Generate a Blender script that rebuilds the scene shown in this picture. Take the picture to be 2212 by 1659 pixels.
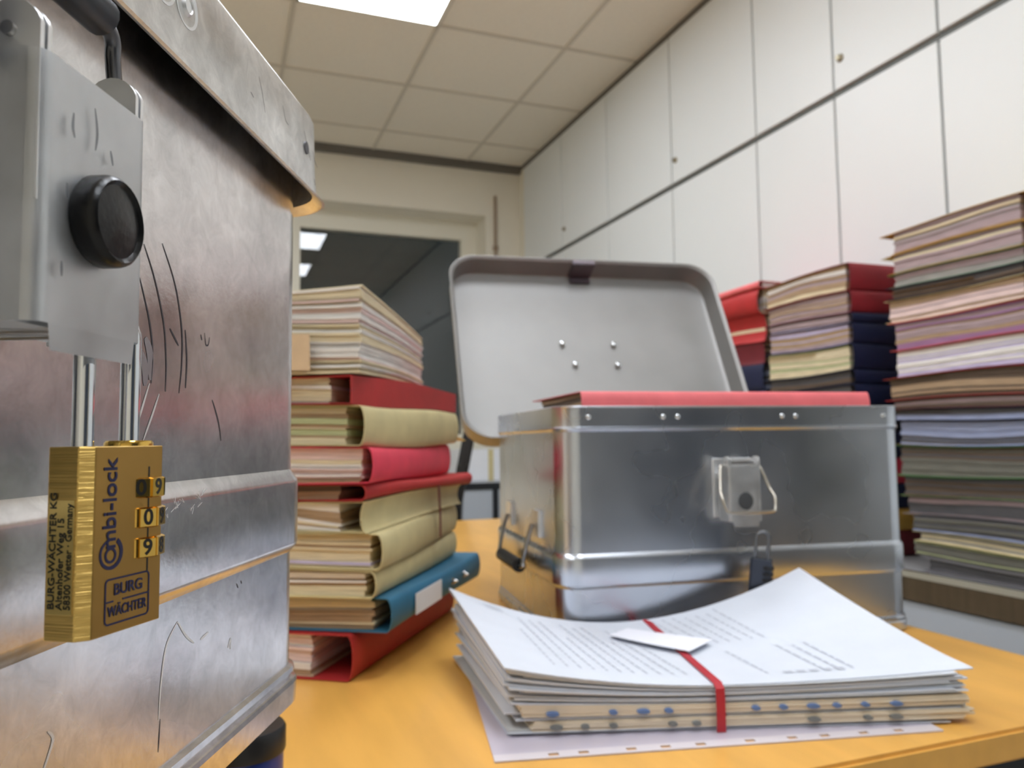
import bpy, bmesh, math, random
from mathutils import Vector, Matrix
PI = math.pi
rnd = random.Random(11)
C = bpy.context.scene.collection
S = bpy.context.scene
for o in list(bpy.data.objects): bpy.data.objects.remove(o)

# ------------------------------------------------------------------ camera
EYE = 0.985
F_PX, PITCH, ROLL, YAW = 1683.85, 0.07284874, -0.0114048, 0.3609833   # YAW: clockwise from the room's +Y
cd = bpy.data.cameras.new('camera'); cam = bpy.data.objects.new('camera', cd); C.objects.link(cam)
cd.sensor_width = 36; cd.lens = 36*F_PX/2212; cd.clip_start = .01; cd.clip_end = 60
fw = Vector((math.sin(YAW)*math.cos(PITCH), math.cos(YAW)*math.cos(PITCH), math.sin(PITCH)))
rt = Vector((math.cos(YAW), -math.sin(YAW), 0)); up = rt.cross(fw)
c_, s_ = math.cos(ROLL), math.sin(ROLL)
rt2 = rt*c_ + up*s_; up2 = up*c_ - rt*s_
M = Matrix((rt2, up2, -fw)).transposed().to_4x4(); M.translation = Vector((0, 0, EYE))
cam.matrix_world = M
cd.dof.use_dof = True; cd.dof.focus_distance = .235; cd.dof.aperture_fstop = 20; cd.dof.aperture_blades = 0
S.camera = cam
# ------------------------------------------------------------------ world, exposure
w = bpy.data.worlds.new('night'); S.world = w; w.use_nodes = True
w.node_tree.nodes['Background'].inputs[0].default_value = (.012, .016, .016, 1)
w.node_tree.nodes['Background'].inputs[1].default_value = .6
S.view_settings.view_transform = 'Standard'; S.view_settings.look = 'None'
S.view_settings.gamma = 1; S.view_settings.use_curve_mapping = False
S.view_settings.exposure = 1.12
PANEL_POWER = 7.0
CEIL = 2.70; XW = 1.75; YB = 4.477

# ------------------------------------------------------------------ materials
def lin(c):
    return tuple(((v/255)/12.92 if v/255 <= .04045 else ((v/255+.055)/1.055)**2.4) for v in c)+(1,)
MATS = {}
def mat(name, col, rough=.6, metal=0, var=0, vscale=8, bump=0, bscale=200, stretch=(1, 1, 1), rvar=0, spec=.5, emit=None, trans=0, coat=0, fine=0):
    if name in MATS: return MATS[name]
    m = bpy.data.materials.new(name); m.use_nodes = True; nt = m.node_tree; b = nt.nodes['Principled BSDF']
    rgba = lin(col)
    b.inputs['Base Color'].default_value = rgba; b.inputs['Roughness'].default_value = rough; b.inputs['Metallic'].default_value = metal
    b.inputs['Specular IOR Level'].default_value = spec
    if trans: b.inputs['Transmission Weight'].default_value = trans
    if coat: b.inputs['Coat Weight'].default_value = coat; b.inputs['Coat Roughness'].default_value = .15
    if emit:
        b.inputs['Emission Color'].default_value = lin(emit[0]); b.inputs['Emission Strength'].default_value = emit[1]
    if var or bump or rvar:
        tc = nt.nodes.new('ShaderNodeTexCoord'); mp = nt.nodes.new('ShaderNodeMapping'); mp.inputs['Scale'].default_value = stretch
        nt.links.new(tc.outputs['Object'], mp.inputs[0])
        if var or rvar:
            n = nt.nodes.new('ShaderNodeTexNoise'); n.inputs['Scale'].default_value = vscale; n.inputs['Detail'].default_value = 2.5 if metal else 5; n.inputs['Roughness'].default_value = .5
            nt.links.new(mp.outputs[0], n.inputs['Vector'])
            if var:
                r = nt.nodes.new('ShaderNodeValToRGB'); r.color_ramp.elements[0].position = .3; r.color_ramp.elements[1].position = .7
                r.color_ramp.elements[0].color = tuple(v*(1-var) for v in rgba[:3])+(1,)
                r.color_ramp.elements[1].color = tuple(min(1, v*(1+var*.6)) for v in rgba[:3])+(1,)
                nt.links.new(n.outputs[0], r.inputs[0]); 
                if fine:
                    n3 = nt.nodes.new('ShaderNodeTexNoise'); n3.inputs['Scale'].default_value = 95; n3.inputs['Detail'].default_value = 6; n3.inputs['Roughness'].default_value = .7; n3.inputs['Distortion'].default_value = .6
                    mr = nt.nodes.new('ShaderNodeMapRange'); mr.inputs['From Min'].default_value = .3; mr.inputs['From Max'].default_value = .7; mr.inputs['To Min'].default_value = 1-fine; mr.inputs['To Max'].default_value = 1+fine*.5
                    mx = nt.nodes.new('ShaderNodeVectorMath'); mx.operation = 'MULTIPLY'
                    nt.links.new(mp.outputs[0], n3.inputs['Vector']); nt.links.new(n3.outputs[0], mr.inputs[0]); nt.links.new(r.outputs[0], mx.inputs[0]); nt.links.new(mr.outputs[0], mx.inputs[1]); nt.links.new(mx.outputs[0], b.inputs['Base Color'])
                else: nt.links.new(r.outputs[0], b.inputs['Base Color'])
            if rvar:
                q = nt.nodes.new('ShaderNodeMapRange'); q.inputs['From Min'].default_value = .2; q.inputs['From Max'].default_value = .8
                q.inputs['To Min'].default_value = max(.02, rough-rvar); q.inputs['To Max'].default_value = rough+rvar
                nt.links.new(n.outputs[0], q.inputs[0]); nt.links.new(q.outputs[0], b.inputs['Roughness'])
        if bump:
            n2 = nt.nodes.new('ShaderNodeTexNoise'); n2.inputs['Scale'].default_value = bscale; n2.inputs['Detail'].default_value = 4
            bp = nt.nodes.new('ShaderNodeBump'); bp.inputs['Strength'].default_value = bump; bp.inputs['Distance'].default_value = .001
            nt.links.new(mp.outputs[0], n2.inputs['Vector']); nt.links.new(n2.outputs[0], bp.inputs['Height']); nt.links.new(bp.outputs[0], b.inputs['Normal'])
    MATS[name] = m; return m
ALU = mat('worn_aluminium', (232, 230, 229), .23, 1, var=.24, vscale=17, bump=.03, bscale=520, rvar=.07, fine=.22)
ALU_B = mat('smooth_aluminium', (206, 211, 220), .27, 1, var=.14, vscale=9, rvar=.05)
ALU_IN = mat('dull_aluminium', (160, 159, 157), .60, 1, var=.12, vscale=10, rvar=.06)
LIDM = mat('scuffed_lid_aluminium', (232, 232, 231), .40, 1, var=.24, vscale=30, bump=.04, bscale=300, rvar=.08, fine=.22)
ZINC = mat('zinc_plate', (238, 239, 240), .45, 1, var=.10, vscale=60, rvar=.06)
STEEL = mat('steel_wire', (176, 177, 180), .28, 1, var=.15, vscale=80)
CHROME = mat('chrome', (225, 228, 232), .06, 1)
BRASS = mat('brushed_brass', (228, 192, 112), .30, 1, var=.16, vscale=30, bump=.5, bscale=55, stretch=(1, 1, 40))
BRASS_S = mat('polished_brass', (226, 184, 92), .16, 1)
BRASS_F = mat('satin_brass', (176, 138, 76), .34, 1, var=.08, vscale=60)
LABELM = mat('pale_brass_label', (226, 198, 122), .35, .8)
INK = mat('blue_black_ink', (22, 22, 66), .5)
INKB = mat('black_ink', (26, 24, 20), .5)
RUBBER = mat('black_rubber', (9, 9, 11), .30, bump=.15, bscale=500, spec=.35)
DARKST = mat('dark_steel', (70, 74, 84), .35, .9)
SCR = mat('dark_scuff', (78, 72, 76), .6, .3)
SCRL = mat('bright_scratch', (245, 243, 240), .4, .6)
WALL = mat('cream_plaster', (230, 224, 208), .8, var=.03, vscale=3, bump=.1, bscale=150)
CEILM = mat('ceiling_tile', (236, 228, 212), .9, bump=.25, bscale=260, var=.03, vscale=60)
TBAR = mat('ceiling_bar', (206, 198, 182), .6)
DTRIM = mat('dark_ceiling_trim', (104, 99, 92), .6)
DOORW = mat('white_cabinet_laminate', (226, 229, 228), .42, var=.01, vscale=2)
CARC = mat('grey_carcass', (146, 150, 148), .5)
GREYD = mat('grey_cabinet_laminate', (178, 184, 192), .4)
DARKF = mat('dark_metal_frame', (48, 50, 54), .4, .5)
BRUSH = mat('brushed_steel_edge', (112, 100, 86), .22, 1, var=.15, vscale=6, stretch=(1, 8, 1))
WINF = mat('window_frame_paint', (232, 228, 212), .45)
FLOORM = mat('grey_floor', (205, 200, 190), .5, var=.1, vscale=6)
ADDCUP = mat('added_cupboard_slate', (58, 64, 74), .75, var=.05, vscale=3)  # slate tone of the added cupboard that darkens the open box's reflection
WOOD = mat('beech_laminate', (228, 172, 84), .30, var=.13, vscale=7, stretch=(4, .7, 4), bump=.03, bscale=60, coat=.15)
WOODE = mat('beech_edge', (206, 148, 62), .4, var=.1, vscale=20)
BLACKP = mat('black_plastic', (20, 20, 22), .4)
BLUEP = mat('blue_plastic', (22, 48, 130), .3)
GLASS = mat('window_glass', (255, 255, 255), 0, trans=1)
LED = mat('lit_diffuser', (255, 255, 255), .6, emit=((240, 246, 255), PANEL_POWER))
LABELW = mat('white_paper', (232, 233, 236), .75, var=.02, vscale=20)
def paper(n, c): return mat('paper_'+n, c, .85, var=.22, vscale=60, stretch=(.35, .35, 9), bump=.3, bscale=300)
PW = paper('white', (228, 224, 218)); PC = paper('cream', (216, 202, 168)); PB = paper('brownish', (168, 142, 112)); PM = paper('mauve', (168, 148, 150))
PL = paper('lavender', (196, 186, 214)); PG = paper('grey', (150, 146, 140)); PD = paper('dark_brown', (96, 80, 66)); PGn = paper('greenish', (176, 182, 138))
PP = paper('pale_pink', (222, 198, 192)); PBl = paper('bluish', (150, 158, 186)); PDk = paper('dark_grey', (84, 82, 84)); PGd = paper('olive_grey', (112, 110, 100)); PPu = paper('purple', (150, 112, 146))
def card(n, c, r=.55): return mat('card_'+n, c, r, var=.10, vscale=30, bump=.15, bscale=180)
CR = card('red', (176, 42, 42)); CR2 = card('salmon', (222, 92, 88)); CPk = card('pink_red', (226, 62, 86)); CCr = card('manila', (206, 192, 142)); COc = card('ochre', (196, 152, 66))
CNv = card('navy', (20, 28, 62)); CBl = card('blue', (46, 108, 138)); CMr = card('maroon', (104, 24, 34)); CGn = card('green', (86, 132, 78)); CGy = card('grey', (128, 124, 128)); CBg = card('beige', (218, 192, 156)); CBk = card('black', (26, 26, 32))
CR3 = card('deep_red', (146, 34, 44)); CPink = card('coral', (238, 118, 122)); CDk = card('dark_brown', (88, 66, 50))

# ------------------------------------------------------------------ helpers
def tag(o, label=None, cat=None, group=None, kind=None):
    if label: o['label'] = label
    if cat: o['category'] = cat
    if group: o['group'] = group
    if kind: o['kind'] = kind
    return o
def thing(name, label, cat, loc=(0, 0, 0), rz=0, group=None, rot=None):
    o = bpy.data.objects.new(name, None); C.objects.link(o); o.location = loc
    o.rotation_euler = rot if rot else (0, 0, rz); o.empty_display_size = .05
    return tag(o, label, cat, group)
def obj(name, bm, m, parent=None, smooth=None, mats=None):
    me = bpy.data.meshes.new(name); bmesh.ops.recalc_face_normals(bm, faces=bm.faces[:]) if smooth != 'keep' else None
    bm.to_mesh(me); bm.free()
    for x in (mats or [m]): me.materials.append(x)
    if smooth and smooth != 'keep':
        me.polygons.foreach_set('use_smooth', [True]*len(me.polygons)); me.set_sharp_from_angle(angle=math.radians(smooth if smooth is not True else 35))
    o = bpy.data.objects.new(name, me); C.objects.link(o); o.parent = parent
    return o
def struct(name, bm, m, **k): return tag(obj(name, bm, m, **k), kind='structure')
def B(): return bmesh.new()
def box(bm, x0, x1, y0, y1, z0, z1, mi=0, mtx=None):
    vs = [bm.verts.new((x, y, z)) for z in (z0, z1) for y in (y0, y1) for x in (x0, x1)]
    if mtx is not None:
        for v in vs: v.co = mtx @ v.co
    for f in ((0, 2, 3, 1), (4, 5, 7, 6), (0, 1, 5, 4), (2, 6, 7, 3), (0, 4, 6, 2), (1, 3, 7, 5)):
        fc = bm.faces.new([vs[i] for i in f]); fc.material_index = mi
    return bm
def loft(bm, loops, closed=True, cap0=False, cap1=False, mi=0):
    rows = [[bm.verts.new(p) for p in L] for L in loops]
    n = len(rows[0])
    for a, b in zip(rows, rows[1:]):
        for i in range(n if closed else n-1):
            j = (i+1) % n; f = bm.faces.new((a[i], a[j], b[j], b[i])); f.material_index = mi
    if cap0: bm.faces.new(rows[0][::-1]).material_index = mi
    if cap1: bm.faces.new(rows[-1]).material_index = mi
    return rows
def rrect(w, d, r, z, seg=8):
    p = []
    for cx, cy, a0 in ((w/2-r, -d/2+r, -PI/2), (w/2-r, d/2-r, 0), (-w/2+r, d/2-r, PI/2), (-w/2+r, -d/2+r, PI)):
        for i in range(-1, seg+2):
            k = min(seg, max(0, i)); a = a0+PI/2*k/seg; e = -.0008 if i < 0 else (.0008 if i > seg else 0)
            p.append((cx+r*math.cos(a)-e*math.sin(a), cy+r*math.sin(a)+e*math.cos(a), z))
    return p
def cyl(bm, p0, p1, r0, r1=None, n=20, cap=True, mi=0):
    p0, p1 = Vector(p0), Vector(p1); r1 = r0 if r1 is None else r1
    d = (p1-p0).normalized(); a = d.orthogonal().normalized(); b = d.cross(a)
    L = [[p+(a*math.cos(2*PI*i/n)+b*math.sin(2*PI*i/n))*r for i in range(n)] for p, r in ((p0, r0), (p1, r1))]
    loft(bm, L, True, cap, cap, mi); return bm
def lathe(bm, prof, n=28, origin=(0, 0, 0), axis='Z', mi=0):
    L = []
    for r, z in prof:
        ring = []
        for i in range(n):
            a = 2*PI*i/n; x, y = r*math.cos(a), r*math.sin(a)
            v = (x, y, z) if axis == 'Z' else (x, -z, y)      # 'Y': points out of the face, towards -y
            ring.append(Vector(v)+Vector(origin))
        L.append(ring)
    loft(bm, L, True, True, True, mi); return bm
def tube(bm, pts, r, n=12, closed=False, mi=0, cap=True):
    pts = [Vector(p) for p in pts]; N = len(pts); loops = []; prev = None
    for i, p in enumerate(pts):
        if closed: t = (pts[(i+1) % N]-pts[i-1])
        else: t = pts[min(i+1, N-1)]-pts[max(i-1, 0)]
        t.normalize()
        a = t.orthogonal() if prev is None else prev-t*prev.dot(t)
        a.normalize(); prev = a; b = t.cross(a)
        loops.append([p+(a*math.cos(2*PI*k/n)+b*math.sin(2*PI*k/n))*r for k in range(n)])
    if closed: loops.append(loops[0])
    loft(bm, loops, True, cap and not closed, cap and not closed, mi)
    if closed: bmesh.ops.remove_doubles(bm, verts=bm.verts[:], dist=1e-6)
    return bm
def smooth_path(pts, sub=6):
    P = [Vector(p) for p in pts]; out = []
    for i in range(len(P)-1):
        p0, p1, p2, p3 = P[max(i-1, 0)], P[i], P[i+1], P[min(i+2, len(P)-1)]
        for k in range(sub):
            t = k/sub
            out.append(.5*((2*p1)+(-p0+p2)*t+(2*p0-5*p1+4*p2-p3)*t*t+(-p0+3*p1-3*p2+p3)*t**3))
    out.append(P[-1]); return out
def ribbon(bm, pts, wd, nrm, th=0, mi=0):
    """a flat strip along pts, lying on the face with normal nrm"""
    pts = [Vector(p) for p in pts]; nrm = Vector(nrm); rows = []
    for i, p in enumerate(pts):
        t = (pts[min(i+1, len(pts)-1)]-pts[max(i-1, 0)]).normalized(); s = t.cross(nrm).normalized()
        k = wd*(.35+.65*math.sin(PI*(i+.5)/len(pts))) if th == 0 else wd
        if th: rows.append([p+s*k/2, p-s*k/2, p-s*k/2+nrm*th, p+s*k/2+nrm*th])
        else: rows.append([p+s*k/2, p-s*k/2])
    loft(bm, rows, bool(th), bool(th), bool(th), mi); return bm
def text_mesh(name, txt, size, m, parent, loc, rot, ext=.00008, sx=1.0, bold=0, align='CENTER'):
    cu = bpy.data.curves.new(name, 'FONT'); cu.body = txt; cu.size = size; cu.extrude = ext; cu.align_x = align; cu.align_y = 'CENTER'; cu.offset = bold
    to = bpy.data.objects.new(name, cu); C.objects.link(to)
    bpy.context.view_layer.update()
    dg = bpy.context.evaluated_depsgraph_get(); me = bpy.data.meshes.new_from_object(to.evaluated_get(dg)); bpy.data.objects.remove(to); bpy.data.curves.remove(cu)
    me.materials.clear(); me.materials.append(m); me.name = name
    o = bpy.data.objects.new(name, me); C.objects.link(o); o.parent = parent; o.location = loc; o.rotation_euler = rot; o.scale = (sx, 1, 1)
    return o

# ------------------------------------------------------------------ room shell
XL, XR, YF = -2.5, 2.30, -2.3
struct('floor', box(B(), XL-.1, XR+.1, YF-.1, YB+.4, -.08, 0), FLOORM)
struct('ceiling', box(B(), XL-.1, XR+.1, YF-.1, YB+.4, CEIL, CEIL+.1), CEILM)
struct('wall_left', box(B(), XL-.1, XL, YF-.1, YB+.4, 0, CEIL), WALL)
struct('wall_right', box(B(), XR, XR+.1, YF-.1, YB+.4, 0, CEIL), WALL)
struct('wall_front', box(B(), XL, XR, YF-.1, YF, 0, CEIL), WALL)
b = B()                                                             # back wall with the window opening
WX0, WX1, WZ0, WZ1 = -1.35, 1.53, .96, 2.375
box(b, XL, WX0, YB, YB+.26, 0, CEIL); box(b, WX1, XR, YB, YB+.26, 0, CEIL)
box(b, WX0, WX1, YB, YB+.26, WZ1, CEIL); box(b, WX0, WX1, YB, YB+.26, 0, WZ0)
struct('wall_back', b, WALL)
struct('trim_1', box(B(), XL, XR, YB-.035, YB, 2.655, CEIL), DTRIM)
struct('trim_2', box(B(), XW+.005, XW+.04, YF, YB-.035, 2.672, CEIL), DTRIM)
b = B(); ST = .575                                                   # ceiling grid bars
GX = [.252+ST*k for k in range(-4, 3)]; GY = [3.0+ST*k for k in range(-9, 3)]
for x in GX: box(b, x-.008, x+.008, YF, YB-.035, CEIL-.005, CEIL)
for y in GY: box(b, XL, XW, y-.008, y+.008, CEIL-.0052, CEIL)
struct('trim_3', b, TBAR)
# window
FY = YB+.185
b = B()
for x0, x1 in ((WX0, WX0+.085), (-.48, -.37), (.372, .437), (WX1-.105, WX1)): box(b, x0, x1, FY, FY+.06, WZ0, WZ1)
box(b, WX0, WX1, FY+.002, FY+.058, WZ1-.115, WZ1); box(b, WX0, WX1, FY+.002, FY+.058, WZ0, WZ0+.07)
wf = struct('window_1', b, WINF)
wp = obj('pane', box(B(), WX0+.05, WX1-.05, FY+.025, FY+.033, WZ0+.05, WZ1-.08), GLASS, wf)
struct('trim_4', box(B(), WX0-.02, WX1+.02, YB-.16, FY, WZ0-.03, WZ0+.002), WINF)
rod = thing('blind_rod', 'thin brown vertical rod on the cream wall between window and wall cabinets', 'rod', (1.588, YB-.012, 1.2))
obj('rod', cyl(B(), (0, 0, 0), (0, 0, 1.3), .009), mat('brown_rod', (150, 130, 108), .6), rod)
for z_ in (.1, .96): obj('bracket', box(B(), -.014, .014, -.01, .012, z_, z_+.025), mat('brown_rod', (0, 0, 0)), rod)

# ceiling lights
k = 0
def light_panel(cx, cy, label):
    t = thing('ceiling_light', label, 'ceiling light', (cx, cy, CEIL-.012), 0, 'square ceiling light panels')
    b = B(); h = ST/2-.004
    for a in ((-h, h, -h, -h+.014), (-h, h, h-.014, h), (-h, -h+.014, -h, h), (h-.014, h, -h, h)): box(b, a[0], a[1], a[2], a[3], -.002, .0119)
    obj('frame', b, WINF, t)
    obj('diffuser', box(B(), -h+.013, h-.013, -h+.013, h-.013, 0, .008), LED, t)
g0 = .252+ST/2
light_panel(g0, 2.425+ST/2, 'lit white square panel in the ceiling grid above the file stack, nearest the window')
for x, ys in ((g0, (1.275, .125, -1.025)), (g0-3*ST, (2.425, 1.275, .125, -1.025))):
    for y in ys:
        light_panel(x, y+ST/2, 'lit square ceiling panel %s' % ('in the row over the desk, nearer the viewer' if x > 0 else 'in the far row away from the cabinets'))

# ------------------------------------------------------------------ wall cabinets
def cabinet(name, label, y0, y1, ym, z0, z1, lock, group):
    t = thing(name, label, 'cabinet', (XW, y0, z0), 0, group)
    L = y1-y0; H = z1-z0; G = .0045
    obj('body', box(B(), .020, .52, .001, L-.001, 0, H), CARC, t)
    for a, c, hinge in ((0, ym-y0, 0), (ym-y0, L, 1)):
        b = B(); box(b, 0, .018, a+G, c-G, .004, H-.004)
        bmesh.ops.bevel(b, geom=b.edges[:], offset=.0012, segments=1, affect='EDGES')
        d = obj('door', b, DOORW, t)
        if lock and hinge == 0:
            q = B(); lathe(q, [(.012, 0), (.012, .004), (.009, .006), (.009, .010), (.0085, .012)], 20)
            q.transform(Matrix.Translation((0, c-.032, lock-z0)) @ Matrix.Rotation(-PI/2, 4, 'Y'))
            obj('lock', q, mat('nickel_lock', (150, 140, 118), .35, .9), d, smooth=True)
ZS = 2.030
UNITS = [(-.80, -.03, -.415), (-.03, .71, .34), (.71, 1.447, 1.077), (1.447, 2.186, 1.816), (2.186, 3.295, 2.727), (3.295, 4.395, 3.83)]
WHERE = ['behind the viewer', 'beyond the nearest end of the row', 'above the tall right file stack', 'with keyhole, above the middle file stack', 'with keyhole, above the open box lid', 'at the window end of the row']
for (y0, y1, ym), wh in zip(UNITS, WHERE):
    cabinet('wall_cabinet', 'white upper wall cabinet %s' % wh, y0, y1, ym, ZS+.008, 2.672, 2.132, 'upper row of white wall cabinets')
    cabinet('tall_cabinet', 'tall white lower cabinet %s' % wh.replace('above', 'behind').replace('with keyhole, ', ''), y0, y1, ym, .06, ZS-.008, None, 'tall white cabinets along the right wall')
struct('trim_5', box(B(), XW+.012, XW+.5, -.8, 4.395, ZS-.008, ZS+.008), mat('dark_gap_strip', (96, 98, 94), .5))
struct('trim_6', box(B(), XW+.004, XR, 4.396, YB, 0, 2.672), WALL)

# ------------------------------------------------------------------ low sideboard carrying the right stacks
BX, BZ = 1.385, .70
t = thing('sideboard', 'low grey sideboard with brushed steel front edge under the file stacks', 'sideboard', (BX, -.30, 0))
SL = 3.3
obj('body', box(B(), .022, XW-BX-.002, 0, SL, .05, BZ-.062), CARC, t)
b = B(); box(b, 0, XW-BX-.002, 0, SL, BZ-.012, BZ); obj('top', b, mat('grey_worktop', (150, 150, 150), .4), t)
b = B(); box(b, -.006, .012, 0, SL, BZ-.062, BZ-.0125); bmesh.ops.bevel(b, geom=b.edges[:], offset=.002, segments=2, affect='EDGES'); obj('edge_strip', b, BRUSH, t)
b = B(); box(b, -.009, .004, 0, SL, BZ-.0125, BZ+.0008); obj('front_lip', b, mat('bright_edge', (205, 205, 200), .25, 1), t)
for i in range(6):
    y = .05+.3+.0; a = 1.86-.55*(3-i)
    if a < 0 or a+.55 > SL: continue
    b = B(); box(b, 0, .02, a+.004, a+.546, .06, BZ-.066); obj('door', b, GREYD, t)

# unseen cupboard added behind the viewer to darken the reflection in the open box
t = thing('added_dark_cupboard', 'tall slate blue cupboard added unseen behind the viewer for the dark reflection', 'cupboard', (.62, -1.75, 0))
b = B(); box(b, 0, 1.08, 0, .42, .06, 2.05); box(b, .03, 1.05, .03, .39, 0, .0595); obj('body', b, ADDCUP, t)
for a, c, hx in ((.004, .538, .50), (.542, 1.076, .58)):
    d = obj('door', box(B(), a, c, .4205, .438, .08, 2.04), ADDCUP, t); obj('handle', box(B(), hx-.008, hx+.008, .4385, .455, .95, 1.10), STEEL, d)

# ------------------------------------------------------------------ desk
DZ = .75
t = thing('desk', 'orange beech office desk carrying the left file stack and the open aluminium box', 'desk', (-.05, .46, 0))
b = B(); box(b, -.85, .862, 0, 1.80, DZ-.025, DZ); bmesh.ops.bevel(b, geom=[e for e in b.edges], offset=.003, segments=2, affect='EDGES')
obj('desk_top', b, WOOD, t, smooth=30)
for x in (-.80, .77):
    for y in (.05, 1.70): obj('leg', box(B(), x, x+.05, y, y+.05, 0, DZ-.026), DARKF, t)
obj('rail', box(B(), -.75, .77, .06, .09, DZ-.10, DZ-.026), DARKF, t)

# ------------------------------------------------------------------ aluminium boxes
CW, CDp, CH = .452, .352, .273
LZ = CH+.001
def crate_body(bm, r=.024, rim=True):
    prof = [(0, -.006), (.0005, .001), (.002, .0032), (.011, .0036), (.0125, .0028), (.0135, .0008), (.0145, .0008), (.0155, .0024), (.0175, .0020), (.0185, 0),
            (.0700, 0), (.0735, .0030), (.0750, .0034), (.1020, .0034), (.1040, .0030), (.1085, 0), (CH-.0290, 0), (CH-.0284, .0012), (CH-.0260, .0030), (CH-.0240, .0026), (CH-.0235, .0016), (CH-.003, .0016), (CH-.0008, .0024), (CH, .0016)]
    if not rim: prof = prof[:16]+[(CH-.003, 0), (CH, -.0002)]
    loops = [rrect(CW-.008+2*o, CDp-.008+2*o, r+o, z) for z, o in prof]
    loops += [rrect(CW-.008+2*o, CDp-.008+2*o, r+o, z) for z, o in ((CH, .0002), (CH-.002, -.0002), (.1, -.0008), (.006, -.0008))]
    loft(bm, loops, True, True, True)
    return bm
def rivet(bm, x, z, y, ring=.0030, head=.0018, h=.0012):
    lathe(bm, [(ring, -.0003), (ring, h*.4), (head, h), (head*.5, h*1.25)], 18, (x, y, z), 'Y')
def latch(par, yf, closed=True):
    """over-centre latch on the face y = yf (outwards is -y)"""
    t = bpy.data.objects.new('latch', None); C.objects.link(t); t.parent = par; t.location = (-.003 if closed else 0, yf, 0)
    w, q = .0192, .0300
    if not closed: t.location = (-.013, yf, -.025); t.scale = (1.05, 1, 1.15)
    z0, z1, z2 = .1393, .1445, .198
    # cover plate: bent sheet with rounded outer folds and a tapered foot
    b = B()
    def prof(z, hw):       # cross-section, left flange -> front -> right flange
        p = [(-hw, -.006), (-hw, -q+.0036), (-hw, -q+.003)]
        for i in range(5):
            a = PI/2*i/4; p.append((-hw+.003-.003*math.cos(a), -q+.003-.003*math.sin(a)))
        p += [(-hw+.0036, -q), (hw-.0036, -q)]
        for i in range(5):
            a = PI/2*i/4; p.append((hw-.003+.003*math.sin(a), -q+.003-.003*math.cos(a)))
        p += [(hw, -q+.0036), (hw, -.006)]; return [(x, y, z) for x, y in p]
    loft(b, [prof(z1, w), prof(z1+.02, w), prof(z2, w)], closed=False)
    lo = [b.verts.new(v) for v in ((-w+.004, -q, z1), (w-.004, -q, z1), (.0150, -q+.0003, z0), (-.0140, -q+.0003, z0))]
    b.faces.new(lo)
    b.faces.new([b.verts.new(v) for v in ((-w, -q+.004, z1), (-w, -.006, z1+.001), (w, -.006, z1+.001), (w, -q+.004, z1))])
    bmesh.ops.solidify(b, geom=b.faces[:], thickness=-.0011)
    plate = obj('cover_plate', b, ZINC, t, smooth=30)
    if closed:
        for L in ([(-.0110, .188), (-.0112, .185), (-.0105, .183)], [(-.0125, .173), (-.0122, .170)], [(-.004, .192), (-.003, .187), (-.0035, .183)], [(.014, .176), (.0138, .168)], [(-.0135, .157), (-.0133, .154)], [(.002, .185), (.003, .182)]):
            q_ = B(); ribbon(q_, smooth_path([(x, -q-.0012, z) for x, z in L], 5), .0009, (0, -1, 0)); obj('smear', q_, mat('plate_smear', (138, 140, 144), .5, .6), plate)
    # ears
    for s in (-1, 1):
        for off, mt in ((0, ZINC), (.0022, ZINC)):
            b = B(); x = s*(w-.0012-off)
            pts = [(-.004, .168), (-.004, .190), (-.014, .197)]+[(-.0228+.0064*math.cos(a), .2018+.0064*math.sin(a)) for a in [PI*k/12 for k in range(0, 12)]]+[(-.0290, .1965), (-.0292, .168)]
            loft(b, [[(x-.0006, y, z) for y, z in pts], [(x+.0006, y, z) for y, z in pts]], True, True, True)
            obj('ear', b, mt, t, smooth=30)
    # pivot pin
    obj('pivot', cyl(B(), (-w-.0005, -.0228, .2018), (w+.0015, -.0228, .2018), .0014, n=14), STEEL, t, smooth=30)
    b = B(); box(b, -.024, .024, -.0015, 0, .147, .206); bmesh.ops.bevel(b, geom=b.edges[:], offset=.0006, segments=1, affect='EDGES')
    for sx in (-.0225, .0225):
        pass
    obj('back_plate', b, ZINC, t)
    # rubber knob
    if closed:
        b = B(); lathe(b, [(.0090, -.0002), (.0098, .0010), (.0098, .0040), (.0095, .0052), (.0087, .0060), (.0082, .0056), (.0078, .0052), (.004, .0058), (.001, .0060)], 36, (-.001, -q, .1682), 'Y')
        obj('rubber_knob', b, RUBBER, t, smooth=50)
    else:
        b = B(); lathe(b, [(.0085, -.0002), (.0085, .0010), (.0070, .0014), (.002, .0014)], 28, (0, -q, .1645), 'Y')
        obj('rubber_knob', b, mat('dark_grey_rubber', (66, 68, 70), .6), t, smooth=50)
    # bail wire
    r = .0019
    if closed:
        pts = [(w+.0035, -.020, .196), (w+.0035, -.0195, .206), (w+.0035, -.0185, .2165), (w+.0025, -.0190, .2205), (w-.001, -.0196, .2225), (w-.006, -.0198, .2232), (0, -.0198, .2235),
               (-w+.006, -.0198, .2232), (-w+.001, -.0196, .2225), (-w-.0025, -.0190, .2205), (-w-.0035, -.0185, .2165), (-w-.0035, -.0195, .206), (-w-.0035, -.020, .196)]
        obj('bail_wire', tube(B(), smooth_path(pts, 5), r), mat('dark_steel_wire', (112, 112, 116), .3, 1, var=.2, vscale=90), t, smooth=50)
    else:
        pts = [(w+.001, -.016, .199), (w+.0045, -.020, .1965), (w+.0100, -.030, .176), (w+.0115, -.037, .168), (w+.0095, -.041, .1575), (w+.005, -.0425, .1545), (0, -.0430, .1540)]
        pts += [(-x, y, z) for x, y, z in pts[-2::-1]]
        obj('bail_wire', tube(B(), smooth_path(pts, 5), .0016), mat('light_steel_wire', (196, 190, 178), .3, 1), t, smooth=50)
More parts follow.
